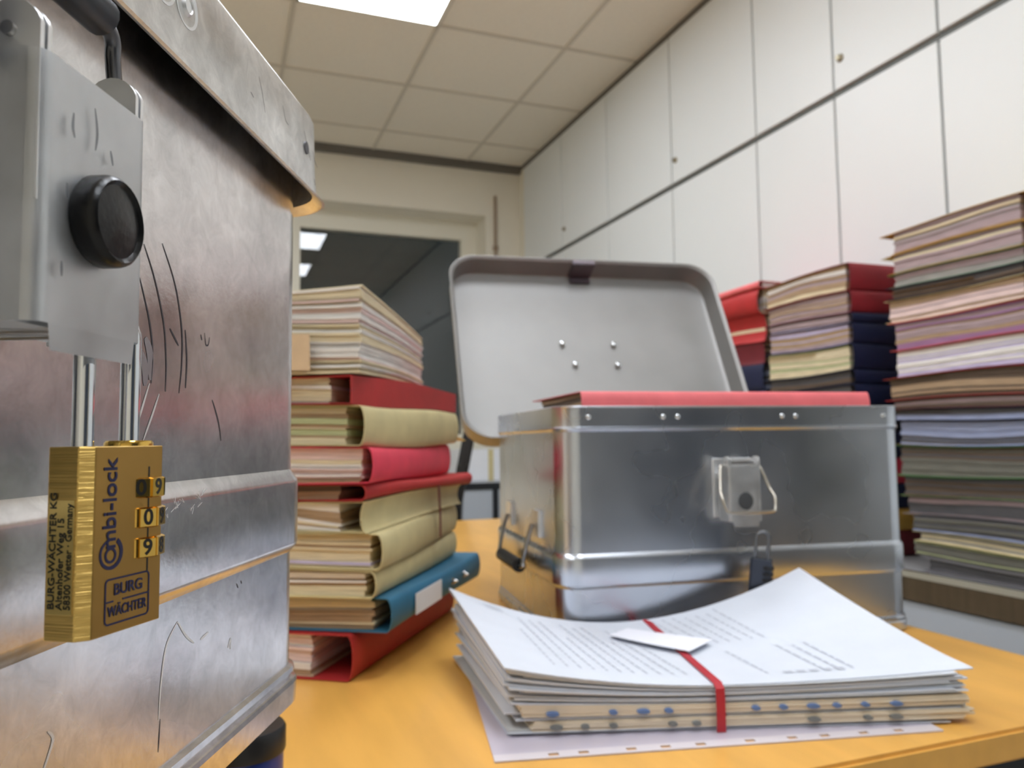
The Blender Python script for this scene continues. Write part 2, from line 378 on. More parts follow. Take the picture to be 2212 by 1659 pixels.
    # hasp staple the padlock hangs from
    b = B(); tube(b, smooth_path([(-.004, 0, .146), (-.004, -.016, .146), (-.002, -.0262, .146), (.004, -.0262, .146), (.006, -.016, .146), (.006, 0, .146)], 5), .0018)
    obj('staple', b, STEEL, t, smooth=50)
    return t
def crate(name, label, loc, rz, closed):
    t = thing(name, label, 'box', loc, rz)
    A = ALU if closed else ALU_B
    body = obj('body', crate_body(B(), rim=not closed), A, t, smooth=28)
    yf = -CDp/2+.004
    b = B()
    if not closed:
        for x in (-.188, -.098, -.080, .054, .072, .192):
            b = B(); rivet(b, x, CH-.0125, yf-.0016); obj('rim_rivet', b, CHROME, body, smooth=40)
    latch(t, yf, closed)
    # side handles
    for s in (-1, 1):
        hx = s*(CW/2-.004)
        h = bpy.data.objects.new('side_handle', None); C.objects.link(h); h.parent = t; h.location = (hx, .0, 0)
        b = B()
        for y in (-.075, .075):
            lo, hi = sorted((0, s*.004)); b = B(); box(b, lo, hi, y-.015, y+.015, .118, .150); obj('bracket', b, ZINC, h)
        pts = [(s*.006, -.070, .133), (s*.013, -.070, .112), (s*.018, -.068, .088), (s*.019, -.058, .080), (s*.019, .058, .080), (s*.018, .068, .088), (s*.013, .070, .112), (s*.006, .070, .133)]
        obj('handle_wire', tube(B(), smooth_path(pts, 4), .0027), STEEL, h, smooth=50)
        obj('grip', cyl(B(), (s*.019, -.052, .080), (s*.019, .052, .080), .0085), BLACKP, h, smooth=50)
    return t, body
def lid_shell(bm, r=.020, e=0.0):
    o = .0072
    prof = [(-.0300, .0095), (-.0296, .0105), (-.0288, .0095), (-.0265, .0070), (-.020, .0062), (.0055, .0056), (.0082, .0042), (.0096, .0012), (.0100, -.003), (.0100, -.030), (.0112, -.036)]
    prof = [(z-(.0045 if z < -.02 else 0), q+(e if q > 0 else 0)) for z, q in prof]
    loops = [rrect(CW-.008+2*q, CDp-.008+2*q, r+q*.6 if r+q*.6 > .004 else .004, z) for z, q in prof]
    inner = [(.0092, -.036), (.0086, -.004), (.0076, .0012), (.0066, .0030), (.0046, .0036), (-.020, .0042), (-.0265, .0050), (-.0290, .0080), (-.0298, .0090)]
    inner = [(z-(.0045 if z < -.02 else 0), q+(e if q > 0 else 0)) for z, q in inner]
    iloops = [rrect(CW-.008+2*q, CDp-.008+2*q, r+q*.6 if r+q*.6 > .004 else .004, z) for z, q in inner]
    loft(bm, loops, True, False, True); loft(bm, iloops, True, False, False)
    n = len(iloops[0]); bm.verts.ensure_lookup_table()
    base = len(loops)*n
    bm.faces.new([bm.verts[base+i] for i in range(n)])
    # close the lip
    last = base+(len(iloops)-1)*n
    for i in range(n):
        j = (i+1) % n; bm.faces.new((bm.verts[i], bm.verts[j], bm.verts[last+j], bm.verts[last+i]))
    return bm
# -- big box in the foreground, closed
R1 = math.radians(90-24.39)
dF = Vector((math.sin(math.radians(24.39)), math.cos(math.radians(24.39)), 0)); nF = Vector((dF.y, -dF.x, 0))
PCN = Vector((.0355+.0053, .4005+.0020, 0)); Z1 = .8643
c1 = PCN - dF*(CW/2-.004) - nF*(CDp/2-.004)
big, bbody = crate('aluminium_box', 'large scuffed aluminium box with closed lid filling the left foreground, padlocked', (c1.x, c1.y, Z1), R1, True)
lid = obj('lid', lid_shell(B(), .020, .0022), LIDM, big, smooth=28); lid.location = (0, 0, LZ)
yl = -CDp/2+.004-.0084
for x in (-.077, -.062, .062, .077):
    b = B(); lathe(b, [(.0074, -.0004), (.0074, .0001), (.0070, .0002), (.0056, -.00045), (.0036, -.0005), (.0030, .0004), (.0026, .0008), (.0022, .0004), (.0008, .0004)], 30, (x, yl, .2640), 'Y')
    obj('pressed_rivet', b, ZINC, lid, smooth=40).location = (0, 0, -LZ)
for x in (-.196, .196):
    b = B(); lathe(b, [(.0030, -.0004), (.0030, .0003), (.0018, .0006), (.0006, .0003)], 20, (x, yl, .262), 'Y')
    obj('corner_rivet', b, mat('dark_rivet', (120, 120, 124), .4, 1), lid, smooth=40).location = (0, 0, -LZ)
# curled catch on the lid that the bail wire hooks into
b = B()
prof = []
for i in range(17):
    a = -PI*.35+2*PI*.84*i/16; prof.append((-.0198+yl*0+.0050*math.cos(a+PI), .2235+.0050*math.sin(a+PI)))
prof = [(yl-(-CDp/2+.004)-.0005, .246), (-.0125, .236)]+[(-.0198+.0046*math.cos(a), .2235+.0046*math.sin(a)) for a in [math.radians(70-24*k) for k in range(13)]]
loft(b, [[(x, y-CDp/2+.004, z) for y, z in prof] for x in (-.0165, 0, .0125)], False)
bmesh.ops.solidify(b, geom=b.faces[:], thickness=.0012)
obj('catch', b, mat('grey_catch', (112, 114, 118), .45, 1, var=.3, vscale=60), lid, smooth=40).location = (0, 0, -LZ)
# scuffs and scratches on the front face
FYF = -CDp/2+.004-.00012
def scuff(name, m, lines, wd, par=bbody, yy=FYF):
    for L in lines:
        b = B(); ribbon(b, smooth_path([(x, yy, z) for x, z in L], 6), wd, (0, -1, 0)); o = obj(name, b, m, par)
        if par is not bbody: o.location = (0, 0, -LZ)
scuff('arc_scratch', SCR, [[(.080, .186), (.089, .174), (.094, .160), (.0945, .148), (.093, .138)], [(.069, .183), (.076, .173), (.082, .160), (.084, .148), (.084, .138)], [(.067, .172), (.073, .160), (.0755, .150), (.075, .140)],
                          [(.0965, .160), (.098, .150), (.0975, .140)], [(.086, .159), (.092, .154)], [(.118, .137), (.121, .133), (.124, .128), (.126, .122)]], .0008)
scuff('dark_smudge', mat('grey_smudge', (176, 174, 178), .4, 1), [[(.071, .154), (.074, .149), (.0745, .141)], [(.068, .150), (.071, .145), (.0715, .139)]], .0038)
scuff('light_scratch', SCRL, [[(.074, .140), (.070, .132), (.067, .126)], [(.080, .137), (.076, .130), (.071, .122)], [(.095, .062), (.088, .056), (.085, .045), (.084, .034)], [(.095, .062), (.101, .056), (.107, .052)],
                               [(.112, .052), (.118, .053)], [(.060, .128), (.059, .124)], [(.060, .116), (.059, .112)], [(.028, .040), (.032, .047), (.030, .050)], [(.135, .043), (.137, .046), (.137, .042)]], .0010)
scuff('dark_mark', SCR, [[(.111, .161), (.112, .157), (.114, .157), (.115, .160)], [(.108, .160), (.109, .158)], [(.085, .034), (.0845, .028), (.0842, .024)], [(.028, .036), (.0255, .026), (.0235, .015)], [(.142, .066), (.1435, .064)], [(.146, .0665), (.147, .065)]], .0005)
scuff('lid_scratch', SCR, [[(.135, .268), (.1385, .263), (.142, .256)], [(.127, .258), (.130, .257)], [(.188, .262), (.190, .256)], [(.196, .262), (.1995, .257)], [(.203, .263), (.206, .259), (.210, .257)], [(.19, .268), (.197, .258)], [(.205, .25), (.207, .247)],
                             [(.162, .268), (.165, .263), (.169, .262)]], .0005, lid, yl-.0009)
b = B()
for i in range(26):
    x = .070+.034*rnd.random(); z = .099+.007*rnd.random(); a = rnd.uniform(-.9, .9); l = rnd.uniform(.002, .006)
    ribbon(b, [(x, FYF-.0033, z-.003), (x+l*math.sin(a), FYF-.0036, z-.003+l*math.cos(a)*.6)], .0004, (0, -1, 0))
obj('rubbed_scratches', b, SCRL, bbody)

# cabinet that carries the foreground box
ped = thing('pedestal_cabinet', 'grey drawer pedestal under the large foreground aluminium box', 'cabinet', (c1.x, c1.y, 0), R1)
obj('body', box(B(), -.215, .128, -.085, .168, .03, Z1-.0005), GREYD, ped)
for i in range(4): 
    d = obj('drawer', box(B(), -.212, .125, -.102, -.0855, .05+i*.2, .245+i*.2), GREYD, ped)
    obj('handle', box(B(), -.09, .02, -.110, -.1025, .16+i*.2, .17+i*.2), DARKF, d)

# ------------------------------------------------------------------ padlock
def padlock(name, label, loc, rz, brass=True, rot=None, scale=1.0):
    t = thing(name, label, 'padlock', loc, rz, rot=rot); t.scale = (scale,)*3
    HX, TY, HH, ch = .0127, .00625, .0422, .0024
    foot = [(-HX+ch, -TY), (HX-.0012, -TY), (HX, -TY+.0012), (HX, TY-.0012), (HX-.0012, TY), (-HX+ch, TY), (-HX, TY-ch), (-HX, -TY+ch)]
    b = B(); loft(b, [[(x, y, 0) for x, y in foot], [(x, y, HH) for x, y in foot]], True, True, True)
    bmesh.ops.bevel(b, geom=b.edges[:], offset=.00018, segments=1, affect='EDGES')
    m_side, m_front = (BRASS, BRASS_F) if brass else (DARKST, DARKST)
    body = obj('body', b, m_side, t, mats=[m_side, m_front])
    for p in body.data.polygons:
        if p.normal.y < -.9: p.material_index = 1
    ZD = (.0190, .0248, .0315)[::1]
    ZD = (.0180, .0251, .0322)
    WX, WY, WR = .0076, -.0006, .0078
    cut = B()
    for z in ZD: box(cut, -.0012, .020, -.012, .0088-.004, z-.0026, z+.0026)
    me = bpy.data.meshes.new('cut'); bmesh.ops.recalc_face_normals(cut, faces=cut.faces[:]); cut.to_mesh(me); cut.free(); co = bpy.data.objects.new('cut', me); C.objects.link(co)
    md = body.modifiers.new('slots', 'BOOLEAN'); md.operation = 'DIFFERENCE'; md.object = co; md.solver = 'EXACT'
    bpy.context.view_layer.update(); dg = bpy.context.evaluated_depsgraph_get()
    nm = bpy.data.meshes.new_from_object(body.evaluated_get(dg)); body.modifiers.clear(); body.data = nm; nm.name = 'body'
    bpy.data.objects.remove(co); bpy.data.meshes.remove(me)
    digits = (('0', '9', '8'), ('0', '9', '8'), ('9', '8', '7'))
    for zi, z in enumerate(ZD):
        b = B(); n = 10; ph = (0, .0, .0)[zi]
        a_off = {0: 0.30, 1: .30, 2: 0}[2-zi] if False else (.05 if zi == 2 else .30)
        loops = []
        for zz, rr in ((-.0024, WR-.0006), (-.0021, WR), (.0021, WR), (.0024, WR-.0006)):
            L = []
            for i in range(n):
                for da, r2 in ((-.26, rr), (.26, rr), (.30, rr-.0006), (.328, rr-.0006)):
                    a = a_off-PI/2+2*PI*i/n+da; L.append((WX+r2*math.cos(a), WY+r2*math.sin(a), z+zz))
            loops.append(L)
        loft(b, loops, True, True, True)
        d = obj('dial', b, BRASS_S if brass else BLACKP, t)
        if brass:
            dd = ('8', '9', '0', '1')
            for kk in range(4):
                i = kk-1 if zi != 2 else kk-1
                a = a_off-PI/2-2*PI*(i)/n
                seq = {2: ('8', '9', '0', '1'), 1: ('8', '9', '0', '1'), 0: ('7', '8', '9', '0')}[zi]
                txt = seq[kk]
                ro = WR*math.cos(.26)+.00003
                text_mesh('digit', txt, .0052, INKB, d, (WX+ro*math.cos(a), WY+ro*math.sin(a), z), (PI/2, 0, a+PI/2), .00005, .95, .00012)
    obj('index_line', box(B(), .0066, .0071, -TY-.00006, -TY+.0002, .0120, .0372), INKB, t)
    # shackle
    lx, rx = -.0075, .0072; r = .00235
    zt = HH+.0255
    pts = [(lx, 0, HH-.002), (lx, 0, HH+.008), (lx, 0, zt)]+[((lx+rx)/2-(rx-lx)/2*math.cos(PI*k/10), 0, zt+(rx-lx)/2*math.sin(PI*k/10)) for k in range(1, 10)]+[(rx, 0, zt), (rx, 0, HH+.008), (rx, 0, HH-.002)]
    obj('shackle', tube(B(), smooth_path(pts, 2), r, 20), CHROME if brass else mat('dull_shackle', (120, 122, 126), .3, 1), t, smooth=50)
    if brass:
        obj('collar', lathe(B(), [(.0056, 0), (.0056, .0007), (.0052, .0013), (.0030, .0014)], 32, (rx, 0, HH)), BRASS_S, t, smooth=40)
        # printing on the wide face: reads upwards
        yf = -TY-.00012
        R_up = (PI/2, -PI/2, 0)
        x0 = -.0056
        text_mesh('lettering', 'mbi-lock', .0057, INK, t, (x0, yf, .0291), R_up, .00005, 1.02, .00009)
        b = B()
        def arc(cx, cz, r0, r1, a0, a1, w0, w1, n=26):
            rows = []
            for i in range(n+1):
                f = i/n; a = math.radians(a0+(a1-a0)*f); r = r0+(r1-r0)*f; wd = w0+(w1-w0)*f
                rows.append([(cx+(r-wd/2)*math.cos(a), yf, cz+(r-wd/2)*math.sin(a)), (cx+(r+wd/2)*math.cos(a), yf, cz+(r+wd/2)*math.sin(a)), (cx+(r+wd/2)*math.cos(a), yf+.0001, cz+(r+wd/2)*math.sin(a)), (cx+(r-wd/2)*math.cos(a), yf+.0001, cz+(r-wd/2)*math.sin(a))])
            loft(b, rows, True, True, True)
        arc(x0+.0004, .0176, .00150, .00150, 0, 360, .0006, .0006)
        arc(x0+.0004, .0180, .0030, .0034, 100, 415, .0005, .0011)
        obj('emblem', b, INK, t)
        # framed maker's mark
        b = B(); cx, cz, hw, hh, rr, lw = .0005, .0072, .0072, .0052, .0012, .00042
        def frame_ring(w2, h2, r2, yy): return [(x+cx, yy, z+cz) for x, z, _ in rrect(2*w2, 2*h2, r2, 0, 5)]
        loft(b, [frame_ring(hw, hh, rr, yf), frame_ring(hw-lw, hh-lw, rr-lw, yf), frame_ring(hw-lw, hh-lw, rr-lw, yf+.0001), frame_ring(hw, hh, rr, yf+.0001), frame_ring(hw, hh, rr, yf)], True)
        box(b, cx-hw, cx-.0045, yf, yf+.0001, cz-.0002, cz+.0002); box(b, cx-.0016, cx+hw, yf, yf+.0001, cz-.0002, cz+.0002)
        obj('badge_frame', b, INK, t)
        text_mesh('badge_text', 'BURG', .0036, INK, t, (cx+.0002, yf, cz+.0024), (PI/2, 0, 0), .00005, 1.0, .00006)
        text_mesh('badge_text', 'W\u00c4CHTER', .0032, INK, t, (cx, yf, cz-.0023), (PI/2, 0, 0), .00005, .80, .00006)
        # address label on the narrow side (normal -x)
        xs = -HX-.0001
        obj('label', box(B(), xs, xs+.00015, -.0033, .0034, .0058, .0305), LABELM, t)
        for i, tx in enumerate(('BURG-W\u00c4CHTER KG', 'Altenhofer Weg 15', '58300 Wetter \u00b7 Germany')):
            # reads upwards; seen from -x the viewer's right is -y
            Rm = Matrix(((0, 0, -1), (0, -1, 0), (-1, 0, 0)))     # placeholder basis, replaced below
            # text x -> +z, text y -> +y (towards the viewer's left), normal -> -x
            o = text_mesh('label_text', tx, .0024, INKB, t, (xs-.0001, .0021-.0021*i, .0068), (0, 0, 0), .00004, (1.12, 1.05, .92)[i], .00003, 'LEFT')
            o.rotation_euler = Matrix(((0, 0, -1), (0, 1, 0), (1, 0, 0))).to_euler()
    return t
RL = math.radians(90-34.6)
padlock('brass_padlock', 'brass combination padlock with three number dials hanging from the latch of the large foreground box', (-.0238, .2011, EYE-.0412), RL, scale=.972)

# ------------------------------------------------------------------ blue pot with black cap on the desk
t = thing('capped_pot', 'small blue pot with a black cap on the desk below the foreground box', 'pot', (.018, .5276, DZ))
obj('pot', lathe(B(), [(.0215, 0), (.0236, .001), (.0240, .042), (.0234, .0455)], 40), BLUEP, t, smooth=40)
obj('cap', lathe(B(), [(.0250, .0445), (.0254, .046), (.0254, .0575), (.0240, .0598), (.019, .0604), (.002, .0600)], 40), BLACKP, t, smooth=40)

# ------------------------------------------------------------------ files
class Stack:
    def __init__(s, base): s.z = base; s.prev = None
def bendf(amp, kx, ky, ph):
    return lambda x, y: amp*math.sin(kx*x+ky*y+ph)
def folder(st, name, label, cat, group, corner, th, L, W, h, cover, pages, n=14, over=(.006, .010), seed=0, spine=True, tabs=(), wave=.05, bend=None, gap=.018, open_top=0, straps=None, spine_in=0, jit=.003, cth=.0011):
    """corner: world point where the page end meets the spine; th: heading of the spine edge (deg clockwise from +Y). Pages fill
    between the stack's current upper surface and a new one h above it."""
    rn = random.Random(seed)
    a = math.radians(90-th); e1 = Vector((math.cos(a), math.sin(a), 0)); e2 = Vector((-e1.y, e1.x, 0))
    z0 = st.z; f0 = st.prev or (lambda x, y: 0.0); f1 = bend or (lambda x, y: 0.0)
    z1 = z0+h
    t = thing(name, label, cat, (corner[0], corner[1], z0), a, group)
    def P(x, y, tt):
        wx, wy = corner[0]+e1.x*x+e2.x*y, corner[1]+e1.y*x+e2.y*y
        lo = f0(wx, wy); hi = h+f1(wx, wy); return (x, y, lo+(hi-lo)*tt)
    NX, NY = 8, 8
    mats = list(pages); lay = []
    b = B(); t0, t1 = (cth*1.3)/h+.004, 1-(cth*1.3)/h-.004
    cuts = [0]+sorted(rn.random() for _ in range(n-1))+[1]; cuts = [0]+[.5*(c+i/n) for i, c in enumerate(cuts[1:-1], 1)]+[1]
    k1, k2, ph = rn.uniform(1, 2.2), rn.uniform(.5, 1.5), rn.uniform(0, 6)
    for i in range(n):
        ta, tb = t0+(t1-t0)*cuts[i], t0+(t1-t0)*(cuts[i+1]-.06/n)
        ja, jb = rn.uniform(0, jit), rn.uniform(0, jit); jy = rn.uniform(0, .005); mi = rn.randrange(len(mats))
        def wv(tt, x, y): return tt+wave*math.sin(PI*tt)*math.sin(ph+k1*2*PI*y/W*.5+k2*x/L*2)
        ga = gap+rn.uniform(0, .004)
        rows = []
        for ix in range(NX+1):
            x = ja+(L-ja-jb)*ix/NX; up_, dn_ = [], []
            for iy in range(NY+1):
                y = ga+(W-.004-jy-ga)*iy/NY
                up_.append(P(x, y, wv(tb, x, y))); dn_.append(P(x, y, wv(ta, x, y)))
            rows.append(up_+dn_[::-1])
        loft(b, rows, True, True, True, mi)
    obj('paper_block', b, None, t, mats=mats, smooth=25)
    if cover is not None:
        # folded cover: bottom, rounded spine, top
        path = []
        ob, ot = over
        for k in range(7): path.append((W+ob-(W+ob-.006)*k/6, 0.0))
        for k in range(1, 8):
            aa = PI*k/8; path.append((.006-.006*math.sin(aa)*1.0+spine_in*math.sin(aa), .5-.5*math.cos(aa)))
        for k in range(7): path.append((.006+(W+ot-.006)*k/6, 1.0-open_top*(k/6)**2))
        rows = []; ex = .004
        ofs = .5*cth/h
        for ix in range(NX+1):
            x = -ex+(L+2*ex)*ix/NX
            cr = [P(x, y, ofs+(1-2*ofs)*tt) for y, tt in path]
            rows.append(cr)
        b = B(); loft(b, rows, False); bmesh.ops.recalc_face_normals(b, faces=b.faces[:])
        bmesh.ops.solidify(b, geom=b.faces[:], thickness=cth*.8)
        obj('cover', b, cover, t, smooth=50)
    for (y0, y1, x1, tt, cm) in tabs:            # divider tabs / loose sheets sticking out of the page end
        b = B(); rows = []
        for k in range(5):
            x = -x1+(x1+.03)*k/4
            rows.append([P(x, y0+(y1-y0)*q/5, tt) for q in range(6)])
        loft(b, rows, False); bmesh.ops.solidify(b, geom=b.faces[:], thickness=.0016)
        obj('tab', b, cm, t)
    st.z = z1; st.prev = (lambda f, : (lambda x, y: f(x, y)))(f1)
    return t, P

# ---- left stack on the desk (spines seen on its right side)
st = Stack(DZ+.0002)
GL = 'files piled behind the foreground aluminium box'
LS = [
 # label, corner, th, L, W, h, cover, pages, opts
 ('bottom file of the pile behind the foreground box, red folder resting on the desk', (.130, .792), 34, .32, .24, .045, CR, (PB, PC, PW, PP, PL), dict(gap=.045, n=9, wave=.08, over=(.004, .0), spine_in=.0)),
 ('blue clip folder second from the bottom of the left pile', (.166, .780), 33, .335, .24, .034, CBl, (PC, PB, PG, PC), dict(n=9, gap=.02, open_top=0)),
 ('cream folder directly on the blue clip folder', (.150, .779), 30.5, .32, .24, .030, CCr, (PC, PB, PC, PW), dict(n=8, gap=.012)),
 ('cream folder with wavy pages, fourth from the bottom of the left pile', (.156, .777), 29.5, .32, .24, .038, CCr, (PC, PC, PL, PB), dict(n=9, gap=.012)),
 ('slack cream folder arching over its pages under the thin red file', (.146, .778), 33.5, .32, .24, .030, CCr, (PC, PB, PGn, PW), dict(n=8, gap=.035, wave=.2, spine_in=.012)),
 ('thin dark red file squeezed between cream and pink red folders', (.140, .779), 35.5, .335, .24, .015, CR, (PD, PB), dict(n=4, gap=.03)),
 ('bright pink red folder in the middle of the left pile', (.146, .774), 29.5, .32, .24, .038, CPk, (PC, PB, PP, PW), dict(n=10, gap=.012)),
 ('thick cream folder between two red folders of the left pile', (.138, .775), 32.5, .33, .24, .044, CCr, (PC, PC, PW, PGn, PB), dict(n=12, gap=.02)),
 ('dark red crumpled folder directly under the loose top sheaf', (.130, .775), 34, .335, .24, .030, CR, (PC, PG, PW, PC), dict(n=7, gap=.03, spine_in=.006)),
]
for i, (lb, cor, th, L, W, h, cv, pg, op) in enumerate(LS):
    folder(st, 'file_folder', lb, 'folder', GL, cor, th, L, W, h, cv, pg, seed=i*7+3, bend=bendf(.0022, 9+i, 7, i*1.3), **op)
topz = st.z
sheaf, PF = folder(st, 'paper_sheaf', 'thick loose white paper sheaf on top of the left pile, fanning out', 'papers', GL, (.132, .772), 26, .30, .23, .092, None, (PW, PC, PP, PW, PP, PC, PW, PC), n=34, seed=77, gap=0, jit=.006, wave=.03,
                   bend=lambda x, y: -.024*max(0, ((x-.13)*.44+(y-.77)*.90))/.3+.006*math.sin((x-.13)*14))
b = B(); box(b, -.0035, -.0025, .075, .20, 0, .036); bmesh.ops.rotate(b, verts=b.verts[:], cent=(0, .12, 0), matrix=Matrix.Rotation(math.radians(-4), 3, 'Y'))
cdd = obj('slip_card', b, CBg, sheaf); cdd.location = (-.003, -.025, .003)
# red corner tips, straps and small things seen on the pile
root6 = [o for o in bpy.data.objects if o.get('label', '').startswith('slack cream')][0]
b = B(); 
ribbon(b, [(.20, -.0012, .034), (.20, -.0018, .018), (.205, -.0012, .0), (.206, -.0012, -.03)], .006, (0, -1, 0), .0008)
obj('red_strap', b, CMr, root6)
root8 = [o for o in bpy.data.objects if o.get('label', '').startswith('thick cream folder')][0]
b = B(); box(b, .300, .385, .004, .032, .016, .0172); bmesh.ops.rotate(b, verts=b.verts[:], cent=(.3, 0, .02), matrix=Matrix.Rotation(math.radians(7), 3, 'Y')); obj('yellow_slip', b, mat('yellow_slip', (232, 204, 130), .7), root8)
rootb = [o for o in bpy.data.objects if o.get('label', '').startswith('blue clip')][0]
b = B(); ribbon(b, [(.06, -.002, .017), (.15, -.002, .017)], .022, (0, -1, 0), .0008); obj('spine_label', b, LABELW, rootb)
for xx in (.20, .25):
    obj('clip', lathe(B(), [(.004, 0), (.004, .002), (.002, .003), (.0015, .006)], 14, (xx, -.001, .017), 'Y'), CHROME, rootb, smooth=40)

# ---- right stacks on the sideboard
def rstack(specs, corner, W, L, group, th=90, seed=0, bend0=.003, cat='folder'):
    st = Stack(BZ+.0015); rn = random.Random(seed)
    for i, (h, cv, pg, label, op) in enumerate(specs):
        dx, dy = op.pop('dx', 0), op.pop('dy', 0)
        folder(st, op.pop('name', 'file_folder'), label, cat, group, (corner[0]+dx+rn.uniform(-.002, .002), corner[1]+dy), op.pop('th', th)+rn.uniform(-.6, .6), L, op.pop('W', W), h, cv, pg, seed=seed*31+i, bend=bendf(bend0, 4, 11, i*.9), **op)
    return st
GR = 'files in the tall stack at the right edge'
R_ = 'tall right stack'
rs = [  # shade low in the stack is put into the lower files' darker papers
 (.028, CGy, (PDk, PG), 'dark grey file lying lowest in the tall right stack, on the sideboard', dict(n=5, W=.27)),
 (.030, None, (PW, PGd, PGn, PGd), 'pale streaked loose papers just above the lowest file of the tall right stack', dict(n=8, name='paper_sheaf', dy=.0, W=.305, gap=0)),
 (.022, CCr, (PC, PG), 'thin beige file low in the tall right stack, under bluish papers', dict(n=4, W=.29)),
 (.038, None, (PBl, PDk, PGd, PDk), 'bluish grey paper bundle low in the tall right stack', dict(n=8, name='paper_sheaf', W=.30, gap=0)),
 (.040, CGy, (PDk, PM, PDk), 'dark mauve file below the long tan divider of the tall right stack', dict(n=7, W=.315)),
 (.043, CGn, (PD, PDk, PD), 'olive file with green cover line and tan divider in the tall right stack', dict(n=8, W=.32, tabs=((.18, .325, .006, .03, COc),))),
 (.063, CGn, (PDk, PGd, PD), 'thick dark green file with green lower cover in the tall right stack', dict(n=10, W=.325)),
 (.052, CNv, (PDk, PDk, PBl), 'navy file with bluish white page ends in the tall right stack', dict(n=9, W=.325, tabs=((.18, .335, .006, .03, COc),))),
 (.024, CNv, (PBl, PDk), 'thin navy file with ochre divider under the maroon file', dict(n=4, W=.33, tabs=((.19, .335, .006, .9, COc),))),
 (.022, CMr, (PD, PM), 'thin maroon file in the middle of the tall right stack', dict(n=4, W=.34)),
 (.052, CR, (PD, PB, PD), 'brown paged file with ochre top cover, under the white papers', dict(n=9, W=.345, tabs=((.2, .352, .006, .97, COc),))),
 (.060, None, (PW, PL, PW, PP, PW), 'bright white and lavender paper bundle halfway up the tall right stack', dict(n=13, name='paper_sheaf', W=.325, gap=0)),
 (.062, CR2, (PPu, PM, PPu, PB), 'salmon red folder with purple pages in the tall right stack', dict(n=9, W=.325)),
 (.048, CCr, (PB, PM, PB, PP), 'cream covered file with brownish pink pages directly on the salmon red folder', dict(n=8, W=.34, over=(.002, .004))),
 (.026, CNv, (PD, PDk), 'thin navy file with ochre divider in the upper tall right stack', dict(n=4, W=.325, tabs=((.12, .325, .004, .6, COc),))),
 (.030, CGn, (PM, PG, PM), 'mauve paged file with dark green cover in the upper tall right stack', dict(n=6, W=.325)),
 (.045, COc, (PM, PG, PC, PM), 'ochre covered mauve paged file second from the top of the tall right stack', dict(n=9, W=.325, tabs=((.30, .352, .004, .97, CCr),))),
 (.052, COc, (PM, PB, PC, PM, PG), 'topmost file of the tall right stack, with curved manila cover', dict(n=12, W=.32, over=(.0, .030), open_top=.0)),
]
rstack(rs, (1.402, .985), .32, .33, GR, seed=5, bend0=.003)
GM = 'files in the stack between the open box lid and the tall right stack'
ms = [
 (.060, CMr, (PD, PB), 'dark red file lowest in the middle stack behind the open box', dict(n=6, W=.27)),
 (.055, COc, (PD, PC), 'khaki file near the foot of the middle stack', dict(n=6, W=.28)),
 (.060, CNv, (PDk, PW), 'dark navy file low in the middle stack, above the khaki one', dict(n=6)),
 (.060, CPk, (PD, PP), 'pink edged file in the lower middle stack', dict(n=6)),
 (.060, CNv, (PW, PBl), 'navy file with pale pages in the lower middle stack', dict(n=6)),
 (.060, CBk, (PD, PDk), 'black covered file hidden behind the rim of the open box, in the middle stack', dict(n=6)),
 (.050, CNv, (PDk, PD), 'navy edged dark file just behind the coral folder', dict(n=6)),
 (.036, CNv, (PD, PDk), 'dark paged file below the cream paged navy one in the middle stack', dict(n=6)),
 (.066, CNv, (PC, PB, PGn, PC), 'navy file with cream pages and pale yellow divider in the middle stack', dict(n=10, tabs=((.13, .315, .005, .86, CCr),))),
 (.052, CNv, (PM, PB, PL), 'navy file with lavender lowest sheet in the middle stack', dict(n=9, tabs=((.16, .315, .005, .97, COc),))),
 (.024, CNv, (PM, PL), 'thin navy file under the red folders of the middle stack', dict(n=5)),
 (.050, CR3, (PM, PB, PM), 'red folder with mauve pages second from the top of the middle stack', dict(n=9)),
 (.064, CR3, (PB, PM, PW, PB, PC), 'topmost red folder of the middle stack with ochre lining', dict(n=12, tabs=((.12, .32, .004, .965, COc),))),
]
rstack(ms, (1.405, 1.425), .31, .33, GM, seed=9, bend0=.004)
GS = 'red files stacked farthest along the sideboard'
fs = [
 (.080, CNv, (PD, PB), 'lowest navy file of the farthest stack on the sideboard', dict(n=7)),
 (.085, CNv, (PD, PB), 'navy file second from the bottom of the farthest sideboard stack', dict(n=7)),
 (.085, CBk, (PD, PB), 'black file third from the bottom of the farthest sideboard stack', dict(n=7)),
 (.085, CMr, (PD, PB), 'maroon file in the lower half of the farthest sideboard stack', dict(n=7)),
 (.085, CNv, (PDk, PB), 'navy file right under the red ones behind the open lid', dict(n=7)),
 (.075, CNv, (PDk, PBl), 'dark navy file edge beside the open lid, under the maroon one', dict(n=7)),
 (.060, CMr, (PD, PB), 'dark red crumpled folder low beside the open lid', dict(n=7, spine_in=.012)),
 (.075, CR, (PB, PC), 'bright red crumpled folder beside the open lid', dict(n=8, spine_in=.02)),
 (.070, CR, (PC, PW), 'orange red folder second from the top beside the open lid', dict(n=8, spine_in=-.01)),
]
s3 = rstack(fs, (1.415, 2.09), .30, .31, GS, th=180, seed=13, bend0=.004)
folder(s3, 'file_folder', 'pale coral folder on top of the farthest red stack', 'folder', GS, (1.405, 2.10), 180, .33, .30, .022, CPink, (PW, PW), n=4, seed=99, bend=bendf(.002, 4, 9, 0))

